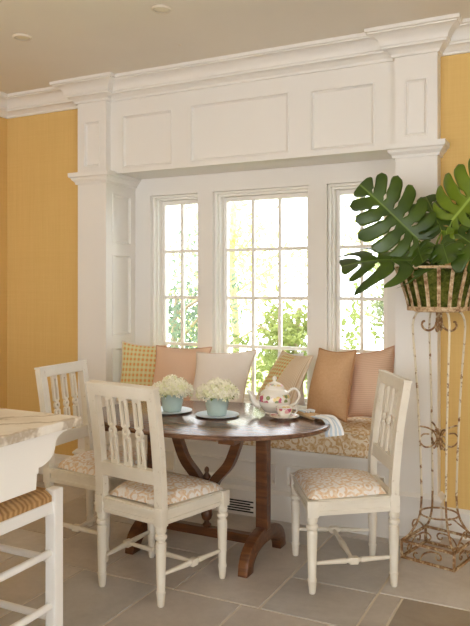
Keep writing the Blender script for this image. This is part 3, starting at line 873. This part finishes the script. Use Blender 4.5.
# napkin: folded tan cloth with a striped end that falls over the table edge
def napkin():
    r = empty('napkin', (-1.185, 3.2, ZTB), label='folded tan napkin with a blue and white striped end hanging over the right table edge', cat='napkin')
    def strip(path, w0, w1, th, seed, name, mat):
        bm = B(); uvl = bm.loops.layers.uv.new('UVMap'); P = smooth_path(path, 6); n = len(P); cr = 10; top = []; bot = []
        for i, p in enumerate(P):
            t = (P[min(i+1,n-1)]-P[max(i-1,0)]).normalized(); s = t.cross(V((0,0,1))); s.z = 0; s.normalize(); nn = s.cross(t).normalized()
            w = w0+(w1-w0)*i/(n-1); a = []; b = []
            for k in range(cr+1):
                q = -1+2*k/cr; f = .004*math.sin(q*7+seed)+.003*math.sin(q*13+i*.2)
                a.append((bm.verts.new(p+s*(q*w/2)+nn*(th+f+.007)), (i/(n-1), k/cr))); b.append((bm.verts.new(p+s*(q*w/2)+nn*(f+.006)), (i/(n-1), k/cr)))
            top.append(a); bot.append(b)
        def q4(l):
            f = bm.faces.new([x[0] for x in l])
            for lp, x in zip(f.loops, l): lp[uvl].uv = x[1]
        for i in range(n-1):
            for k in range(cr):
                q4((top[i][k],top[i+1][k],top[i+1][k+1],top[i][k+1])); q4((bot[i][k],bot[i][k+1],bot[i+1][k+1],bot[i+1][k]))
            q4((top[i][0],bot[i][0],bot[i+1][0],top[i+1][0])); q4((top[i][cr],top[i+1][cr],bot[i+1][cr],bot[i][cr]))
        for e in (0, n-1):
            for k in range(cr): q4((top[e][k],top[e][k+1],bot[e][k+1],bot[e][k]))
        obj(name, bm, mat, r, smooth=60)
    strip([(-.075,.07,0),(-.04,.04,.0),(.01,-.0,.001),(.055,-.03,.002)], .075, .075, .008, 1., 'folded_cloth', 'napkin_tan')
    strip([(.045,-.025,.008),(.085,-.045,.010),(.120,-.06,.006),(.143,-.07,-.02),(.151,-.076,-.06)], .07, .10, .004, 2., 'striped_end', 'napkin_stripe')
    strip([(-.085,.105,.001),(-.05,.075,.012),(-.01,.04,.014)], .05, .06, .004, 3., 'striped_fold', 'napkin_stripe')
napkin()

# ------------------------------------------------------------------ kitchen island and stool
isl = empty('kitchen_island', (-2.0, 1.0, 0), label='white kitchen island with a thick veined marble top at the left edge', cat='island')
om = Matrix.Translation((2.0, -1.0, 0))
bm = B(); box(bm, -2.9, -1.42, .1, 1.768, .890, .918, .004); obj('marble_top', xf(bm, om), 'marble', isl)
# end panel with an ogee bracket at the overhang (outline in Y,Z)
out = [(.2,.02),(.9,.02),(.9,.73),(1.582,.73),(1.585,.775),(1.592,.778),(1.592,.792)]
for i in range(9):
    t = i/8*PI/2; out.append((1.592+.075*math.sin(t)*1.0, .792+.055*(1-math.cos(t))))
for i in range(1,9):
    t = i/8*PI/2; out.append((1.667+.048*(1-math.cos(t)), .847+.032*math.sin(t)))
out += [(1.72,.879),(1.722,.8895),(.2,.8895)]
for x in (-1.455, -2.86):
    bm = extrude_curve([out], .026, .0015)
    xf(bm, om @ Matrix.Translation((x,0,0)) @ Matrix(((0,0,1,0),(1,0,0,0),(0,1,0,0),(0,0,0,1))))
    obj('bracket_panel', bm, 'island_paint', isl)
bm = B(); box(bm, -2.84, -1.47, .22, .95, .08, .889); box(bm, -2.80, -1.5, .26, .9, 0, .08); obj('cabinet', xf(bm, om), 'island_paint', isl)
bm = B(); box(bm, -2.84, -1.47, 1.52, 1.548, .80, .889); obj('apron', xf(bm, om), 'island_paint', isl)

st = empty('counter_stool', (-1.812, 1.665, 0), label='white wooden counter stool with a woven rush seat under the island', cat='stool')
hx, hy = .205, .185
for sx in (-1,1):
    for sy in (-1,1):
        bm = B(); box(bm, sx*hx-.022, sx*hx+.022, sy*hy-.022, sy*hy+.022, 0, .646, .006); obj('leg', bm, 'stool_paint', st)
bm = B()
for s in (-1,1):
    box(bm, s*hx-.013, s*hx+.013, -hy+.018, hy-.018, .565, .606, .004)
    box(bm, -hx+.018, hx-.018, s*hy-.013, s*hy+.013, .565, .606, .004)
obj('seat_rail', bm, 'stool_paint', st)
# rush seat: four woven triangles, slightly pillowed edges
bm = B(); n = 28; G = {}
for i in range(n+1):
    for j in range(n+1):
        u, v = -1+2*i/n, -1+2*j/n
        m = max(abs(u),abs(v)); z = .642+.004*math.sin(m*34*PI/2)-.012*(1-m)+(-.016 if m > .99 else 0)
        x, y = u*(hx+.014), v*(hy+.014)
        if abs(u) > .84 and abs(v) > .84: x, y = (min(abs(x), hx-.022)*(1 if u > 0 else -1), min(abs(y), hy-.022)*(1 if v > 0 else -1))
        G[i,j] = bm.verts.new((x, y, z))
for i in range(n):
    for j in range(n): bm.faces.new((G[i,j],G[i+1,j],G[i+1,j+1],G[i,j+1]))
ed = [G[i,0] for i in range(n)]+[G[n,j] for j in range(n)]+[G[i,n] for i in range(n,0,-1)]+[G[0,j] for j in range(n,0,-1)]
lo = [bm.verts.new((v.co.x, v.co.y, .608)) for v in ed]
for k in range(len(ed)): bm.faces.new((ed[k], ed[(k+1)%len(ed)], lo[(k+1)%len(ed)], lo[k]))
bm.faces.new(lo)
obj('rush_seat', bm, 'rush', st, smooth=50)
for s in (-1,1):
    for z in (.43, .25):
        bm = B(); sweep(bm, [(s*hx, -hy+.015, z), (s*hx, hy-.015, z)], .0125, 12); obj('stretcher', bm, 'stool_paint', st, smooth=50)
    for z in (.40, .20):
        bm = B(); sweep(bm, [(-hx+.015, s*hy, z), (hx-.015, s*hy, z)], .0125, 12); obj('stretcher', bm, 'stool_paint', st, smooth=50)

# ------------------------------------------------------------------ plant stand
PC = V((-.623, 3.52, 0)); PR = R(-14)
ps = empty('plant_stand', PC, PR, label='tall rusty cream wrought iron plant stand by the right pilaster', cat='plant stand')
hb = .133
bm = B()
for z, rr in ((.006,.006),(.085,.006)):
    q = [(-hb,-hb,z),(hb,-hb,z),(hb,hb,z),(-hb,hb,z)]
    for a_, b_ in zip(q, q[1:]+q[:1]): sweep(bm, [a_, b_], 0, flat=(.011,.011), up=(0,0,1))
for x in (-hb,hb):
    for y in (-hb,hb): sweep(bm, [(x,y,0),(x,y,.09)], 0, flat=(.011,.011), up=(0,1,0))
obj('base_frame', bm, 'rust', ps)
def scroll(T, s=1, flip=1):
    """S scroll, local (u,v)"""
    pts = []
    for i in range(16):
        t = i/15*1.6*PI; r_ = .022*(1-i/15*.65); pts.append((-.052+flip*0+r_*math.cos(PI/2+t), .046+r_*math.sin(PI/2+t)*.9))
    pts = pts[::-1]+[(-.02,.066),(.015,.05),(.03,.03)]
    for i in range(16):
        t = i/15*1.5*PI; r_ = .024*(1-i/15*.65); pts.append((.055+r_*math.cos(PI+t+.5), .032+r_*math.sin(PI+t+.5)))
    return [T @ V((u*flip, v, 0)) for u, v in pts]
bm = B()
for k in range(4):
    Rz = Matrix.Rotation(k*PI/2, 4, 'Z')
    T = Rz @ TM((0,-hb,0),(1,0,0),(0,0,1),(0,-1,0))
    sweep(bm, smooth_path(scroll(T, 1, 1 if k % 2 else -1), 2), .0042, 6)
    # upper scroll standing on the frame edge
    pts = [T @ V((u, v, 0)) for u, v in [(-.11,.09),(-.08,.115),(-.045,.135),(-.02,.15),(.005,.15),(.018,.135),(.008,.12),(-.006,.126)]]
    sweep(bm, smooth_path(pts, 5), .0042, 6)
obj('base_scrolls', bm, 'rust', ps, smooth=60)
for k in range(4):
    th = PI/4+k*PI/2; d = V((math.cos(th), math.sin(th), 0))
    pts = [d*(hb*1.414)+V((0,0,.088)), d*.15+V((0,0,.115)), d*.115+V((0,0,.165)), d*.095+V((0,0,.22)), d*.088+V((0,0,.30))]
    low = smooth_path(pts, 6)
    bm = B(); sweep(bm, low, .0058, 8); obj('rod_foot', bm, 'rust', ps, smooth=60)
    pts = [d*.088+V((0,0,.30)), d*.096+V((0,0,.55)), d*.112+V((0,0,.85)), d*.130+V((0,0,1.08)), d*.132+V((0,0,1.15)), d*.118+V((0,0,1.195)), d*.095+V((0,0,1.213))]
    bm = B(); sweep(bm, smooth_path(pts, 6), .0058, 8); obj('rod', bm, 'iron', ps, smooth=60)
bm = B(); sweep(bm, [(.092*math.cos(2*PI*i/40), .092*math.sin(2*PI*i/40), .212) for i in range(40)], .0048, 6, closed=True); obj('lower_ring', bm, 'rust', ps, smooth=60)
bm = B(); sweep(bm, [(.115*math.cos(2*PI*i/40), .115*math.sin(2*PI*i/40), 1.213) for i in range(40)], .005, 6, closed=True); obj('upper_ring', bm, 'slat', ps, smooth=60)
bm = B()
for k in range(4):                                        # tied scrolls half way up, reaching each rod
    th = PI/4+k*PI/2; d = V((math.cos(th), math.sin(th), 0))
    up = [(.1,.645),(.07,.64),(.035,.625),(.014,.595),(.010,.565),(.02,.54),(.028,.535)]
    dn = [(.05,.605),(.08,.605),(.097,.585),(.092,.56),(.07,.542),(.04,.545),(.016,.57),(.008,.60),(.018,.63)]
    for q in (up, dn): sweep(bm, smooth_path([d*r_+V((0,0,z)) for r_, z in q], 4), .0042, 6)
lathe(bm, [(.012,.572),(.014,.576),(.014,.594),(.012,.598)], n=10)
obj('middle_scrolls', bm, 'rust', ps, smooth=60)
bm = B()
for k in range(4):                                        # hooked scrolls under the basket
    th = k*PI/2+.25; d = V((math.cos(th), math.sin(th), 0))
    q = [(.012,1.21),(.010,1.17),(.02,1.135),(.045,1.115),(.07,1.12),(.083,1.14),(.078,1.158),(.068,1.16)]
    sweep(bm, smooth_path([d*r_+V((0,0,z)) for r_, z in q], 5), .0055, 8)
lathe(bm, [(.014,1.15),(.017,1.155),(.017,1.175),(.014,1.18)], n=10)
sweep(bm, [(-.115,0,1.213),(.115,0,1.213)], .005, 6); sweep(bm, [(0,-.115,1.213),(0,.115,1.213)], .005, 6)
obj('upper_scrolls', bm, 'rust', ps, smooth=60)

bk = empty('wire_basket', PC+V((0,0,1.219)), PR, label='round flared iron slat basket lined with green moss on the plant stand', cat='basket')
rb, rt, hbk = .148, .212, .205
def rad(t): return rb+(rt-rb)*t**1.25
bm = B()
for z, r_ in ((.006, rb),): sweep(bm, [((r_+.004)*math.cos(2*PI*i/48), (r_+.004)*math.sin(2*PI*i/48), z) for i in range(48)], 0, closed=True, flat=(.006,.02), up=(0,0,1))
obj('bottom_hoop', bm, 'slat', bk)
bm = B(); sweep(bm, [((rt+.004)*math.cos(2*PI*i/48), (rt+.004)*math.sin(2*PI*i/48), hbk) for i in range(48)], 0, closed=True, flat=(.007,.012), up=(0,0,1)); obj('rim', bm, 'slat', bk)
for k in range(20):
    th = 2*PI*k/20+.1; d = V((math.cos(th), math.sin(th), 0))
    bm = B(); sweep(bm, [d*(rad(t)+.001)+V((0,0,.004+t*(hbk-.004))) for t in (0,.2,.4,.6,.8,1)], 0, flat=(.017,.005), up=tuple(d)); obj('slat', bm, 'slat', bk)
bm = B(); n1, n2 = 64, 12; rg = random.Random(4); G = []
for j in range(n2+1):
    t = j/n2; row = []
    for i in range(n1):
        th = 2*PI*i/n1; r_ = rad(t)-.010+rg.uniform(-.006,.005); row.append(bm.verts.new((r_*math.cos(th), r_*math.sin(th), .004+t*.19+rg.uniform(-.003,.003)*(0 < j < n2))))
    G.append(row)
for A, Q in zip(G, G[1:]):
    for i in range(n1): bm.faces.new((A[i],A[(i+1)%n1],Q[(i+1)%n1],Q[i]))
bm.faces.new(G[0][::-1]); c1 = bm.verts.new((0,0,.2))
for i in range(n1): bm.faces.new((G[-1][i], G[-1][(i+1)%n1], c1))
obj('moss_liner', bm, 'moss', bk, smooth=180)

# ------------------------------------------------------------------ monstera
mp = empty('monstera_plant', PC+V((0,0,1.40)), 0, label='big glossy green monstera with split leaves in the moss lined basket', cat='plant')
def monstera(base, tip, nrm, width, mat, lobes=6, droop=.12, fold=.18, split=.42, seed=0, holes=True, lean=.16, gapw=.11):
    rng = random.Random(seed)
    base, tip = V(base), V(tip); L = (tip-base).length; ax = (tip-base)/L; nrm = V(nrm); nrm = (nrm-ax*nrm.dot(ax)).normalized(); sd = ax.cross(nrm)
    def margin(t):                                      # t 0 (basal lobe) .. 1 (tip) -> (along, out)
        an = (-.62+t*1.0)*PI*.98                        # walk round a heart shaped outline
        al = .36+.64*math.sin(min(an, PI/2)*1.) if False else None
        th = PI*(.86*(1-t))                             # angle from the tip direction about a centre at .36 L
        rad_ = .64 if t > .5 else .64-.06*((.5-t)/.5)
        return .36+rad_*math.cos(th), math.sin(th)**.85 if th > 0 else 0
    bm = B(); uvl = bm.loops.layers.uv.new('UVMap')
    def P(al, ou, s):
        z = -droop*L*(al-.3)*abs(al-.3)*1.2 - fold*width*(abs(ou)**2)+.05*width*math.sin(abs(ou)*3)+.012*math.sin(al*9+seed)*abs(ou)
        return base+ax*(al*L)+sd*(s*ou*width)+nrm*z
    for s in (-1,1):
        edges = [(i/lobes) for i in range(lobes+1)]
        for i in range(lobes):
            t0, t1 = edges[i], edges[i+1]; gp = [rng.uniform(.6, 1.3), rng.uniform(.6, 1.3)]; sp = split+rng.uniform(-.08,.1); lf = rng.uniform(.89, 1.05)
            NR, NC = 16, 5; rows_ = []
            for r_ in range(NR+1):
                q = r_/NR
                gap = 0 if q < sp else ((q-sp)/(1-sp))**.45*gapw
                h_ = .12*math.sin((q-.16)/.2*PI) if (holes and .16 < q < .36) else 0
                rnd = 0 if q < .8 else (1-math.sqrt(max(0, 1-((q-.8)/.2)**2)))*.36
                ga = (gap*gp[0]+h_+rnd) if i > 0 else rnd*.2
                gb = (gap*gp[1]+(h_ if i < lobes-2 else 0)+rnd) if i < lobes-1 else 0
                row = []
                for c in range(NC+1):
                    w2 = ga+(1-ga-gb)*c/NC
                    t = t0+(t1-t0)*w2
                    a1, o1 = margin(t); a0 = .02+.93*max(0,t)**1.25
                    qe = q*lf
                    al = a0+(a1-a0)*qe+lean*(qe*(1-qe)*-1.1+.0)*(1-t)+lean*qe*qe*.5*(1-t); ou = o1*qe
                    row.append((bm.verts.new(P(al, ou, s)), (ou*s, al)))
                rows_.append(row)
            for A, Q in zip(rows_, rows_[1:]):
                for c in range(NC):
                    qd = [A[c],A[c+1],Q[c+1],Q[c]]
                    f = bm.faces.new([x[0] for x in qd])
                    for l, x in zip(f.loops, qd): l[uvl].uv = x[1]
    bmesh.ops.remove_doubles(bm, verts=bm.verts, dist=.0008)
    bmesh.ops.recalc_face_normals(bm, faces=bm.faces)
    for v in bm.verts: v.co -= mp.location
    o = obj('leaf', bm, mat, mp, smooth=180)
    md = o.modifiers.new('thickness', 'SOLIDIFY'); md.thickness = .0012; md.offset = 0
    return o
def petiole(a, b, bend, r0=.006, r1=.004):
    a, b = V(a)-mp.location, V(b)-mp.location; m_ = (a+b)/2+V(bend)
    P = smooth_path([a, m_, b], 8); n = len(P)
    bm = B(); sweep(bm, P, [r0+(r1-r0)*i/(n-1) for i in range(n)], 8); obj('petiole', bm, 'petiole', mp, smooth=60)
G0 = (-.623, 3.52, 1.40)
LV = [ # base, tip, normal, half width, material, lobes
 ((-.70,3.42,1.555), (-.955,3.30,1.835), (.25,-1,.35), .20, 'leaf', 7, dict(split=.42, seed=1, fold=.12)),
 ((-.672,3.38,1.452), (-1.02,3.22,1.475), (.05,-.6,.85), .20, 'leaf', 6, dict(split=.22, seed=2, droop=.25, fold=.3, gapw=.2, lean=.95)),
 ((-.555,3.48,1.65), (-.345,3.38,1.88), (.05,-1,.35), .20, 'leaf_bright', 6, dict(split=.42, seed=3)),
 ((-.60,3.46,1.60), (-.70,3.58,1.80), (.3,-.9,.2), .13, 'leaf', 5, dict(split=.5, seed=4)),
 ((-.52,3.42,1.58), (-.32,3.30,1.44), (.1,-.8,.6), .15, 'leaf', 5, dict(split=.5, seed=5)),
 ((-.58,3.38,1.53), (-.54,3.27,1.445), (-.1,-.9,.5), .09, 'leaf', 4, dict(split=.7, seed=6, holes=False, gapw=.06)),
 ((-.70,3.40,1.52), (-.66,3.29,1.45), (-.4,-.8,.5), .085, 'leaf', 4, dict(split=.8, seed=8, holes=False, gapw=.05)),
 ((-.52,3.60,1.66), (-.32,3.66,1.78), (.2,-1,.4), .15, 'leaf', 5, dict(split=.45, seed=9)),
 ((-.575,3.44,1.60), (-.55,3.38,1.51), (-.5,-.8,.2), .045, 'leaf_bright', 3, dict(split=.95, seed=10, holes=False, gapw=.02)),
]
for k, (b_, t_, n_, w_, m_, lb_, kw) in enumerate(LV):
    monstera(b_, t_, n_, w_, m_, lb_, **kw)
    petiole((G0[0]+random.uniform(-.05,.05), G0[1]+random.uniform(-.05,.05), 1.395), b_, (0, 0, .03))

# ------------------------------------------------------------------ garden
bm = B(); box(bm, -9, 5, 4.45, 14, -.3, -.2); struct('ground', bm, 'lawn')
def tree(x, y, h, rc, zc, nleaf, mat, lb, seed, size=.05, branches=7, squash=1., cat='tree'):
    rng = random.Random(seed)
    r = empty('garden_tree' if cat == 'tree' else 'garden_shrub', (x, y, -.2), label=lb, cat=cat, group='garden trees and shrubs outside the windows')
    bm = B(); sweep(bm, smooth_path([(0,0,-.0),(.05,0,h*.3),(-.03,.02,h*.6),(.02,0,h*.9)], 4), .05 if cat == 'tree' else .025, 8)
    for k in range(branches):
        th = k*2.4; z = h*(.25+.6*k/branches); l_ = rc*.9
        sweep(bm, smooth_path([(0,0,z),(l_*.4*math.cos(th), l_*.4*math.sin(th), z+l_*.25),(l_*math.cos(th), l_*math.sin(th), z+l_*.6)], 4), [.018-.0011*i for i in range(9)], 6)
    obj('trunk', bm, 'bark', r, smooth=60)
    bm = B()
    cl = [(V((rng.gauss(0,.45), rng.gauss(0,.4), rng.gauss(0,.45)))*rc) for _ in range(26)]
    for i in range(nleaf):
        c = rng.choice(cl); p = V((c.x+rng.gauss(0,.16)*rc, c.y+rng.gauss(0,.16)*rc, zc+c.z*squash+rng.gauss(0,.16)*rc))
        if p.z < .15: continue
        if y+p.y < 4.6: continue
        q = V((rng.gauss(0,1), rng.gauss(0,1), rng.gauss(0,1))).normalized(); u = q.orthogonal().normalized(); w = q.cross(u); s = size*rng.uniform(.6,1.2)
        a = rng.uniform(0, 6.28); d = u*math.cos(a)+w*math.sin(a); e = q.cross(d)
        vs = [bm.verts.new(p-d*s), bm.verts.new(p+e*s*.42+q*s*.1), bm.verts.new(p+d*s), bm.verts.new(p-e*s*.42+q*s*.1)]
        bm.faces.new(vs)
    obj('foliage', bm, mat, r)
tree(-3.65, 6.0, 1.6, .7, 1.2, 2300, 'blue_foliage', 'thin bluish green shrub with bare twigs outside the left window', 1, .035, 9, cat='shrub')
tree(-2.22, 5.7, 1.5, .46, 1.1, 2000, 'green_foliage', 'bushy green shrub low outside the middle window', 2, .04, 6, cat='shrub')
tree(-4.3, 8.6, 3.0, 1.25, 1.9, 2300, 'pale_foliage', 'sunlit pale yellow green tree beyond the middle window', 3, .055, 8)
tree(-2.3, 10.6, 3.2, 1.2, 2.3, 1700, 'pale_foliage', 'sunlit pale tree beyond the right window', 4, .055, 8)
tree(-1.75, 7.2, 1.7, .42, 1.35, 1300, 'green_foliage', 'slim green shrub outside the right window', 5, .04, 6, cat='shrub')

# ------------------------------------------------------------------ light
w = bpy.data.worlds.new('World'); bpy.context.scene.world = w; w.use_nodes = True
bg = w.node_tree.nodes['Background']; bg.inputs['Color'].default_value = (.95,.985,1.03,1); bg.inputs['Strength'].default_value = 5.6
sun = bpy.data.lights.new('sun', 'SUN'); sun.energy = 4; sun.angle = R(3); sun.color = (1,.95,.85)
so = bpy.data.objects.new('sun', sun); C.objects.link(so)
so.rotation_euler = (V((.62,.30,-.85))).to_track_quat('-Z','Y').to_euler()

# ------------------------------------------------------------------ camera
cam = bpy.data.cameras.new('camera'); co = bpy.data.objects.new('camera', cam); C.objects.link(co)
co.location = (0, 0, 1.33); co.rotation_euler = (R(90), 0, R(26.4))
cam.sensor_fit = 'HORIZONTAL'; cam.sensor_width = 36; cam.lens = 695/470*36
cam.shift_y = -26/470; cam.clip_start = .05
sc_ = bpy.context.scene; sc_.camera = co
vs_ = sc_.view_settings; vs_.view_transform = 'Standard'; vs_.look = 'None'; vs_.exposure = -.06; vs_.gamma = 1; vs_.use_curve_mapping = False
sc_.cycles.use_denoising = True
sc_.cycles.max_bounces = 10; sc_.cycles.diffuse_bounces = 6
sc_.cycles.sample_clamp_indirect = 6
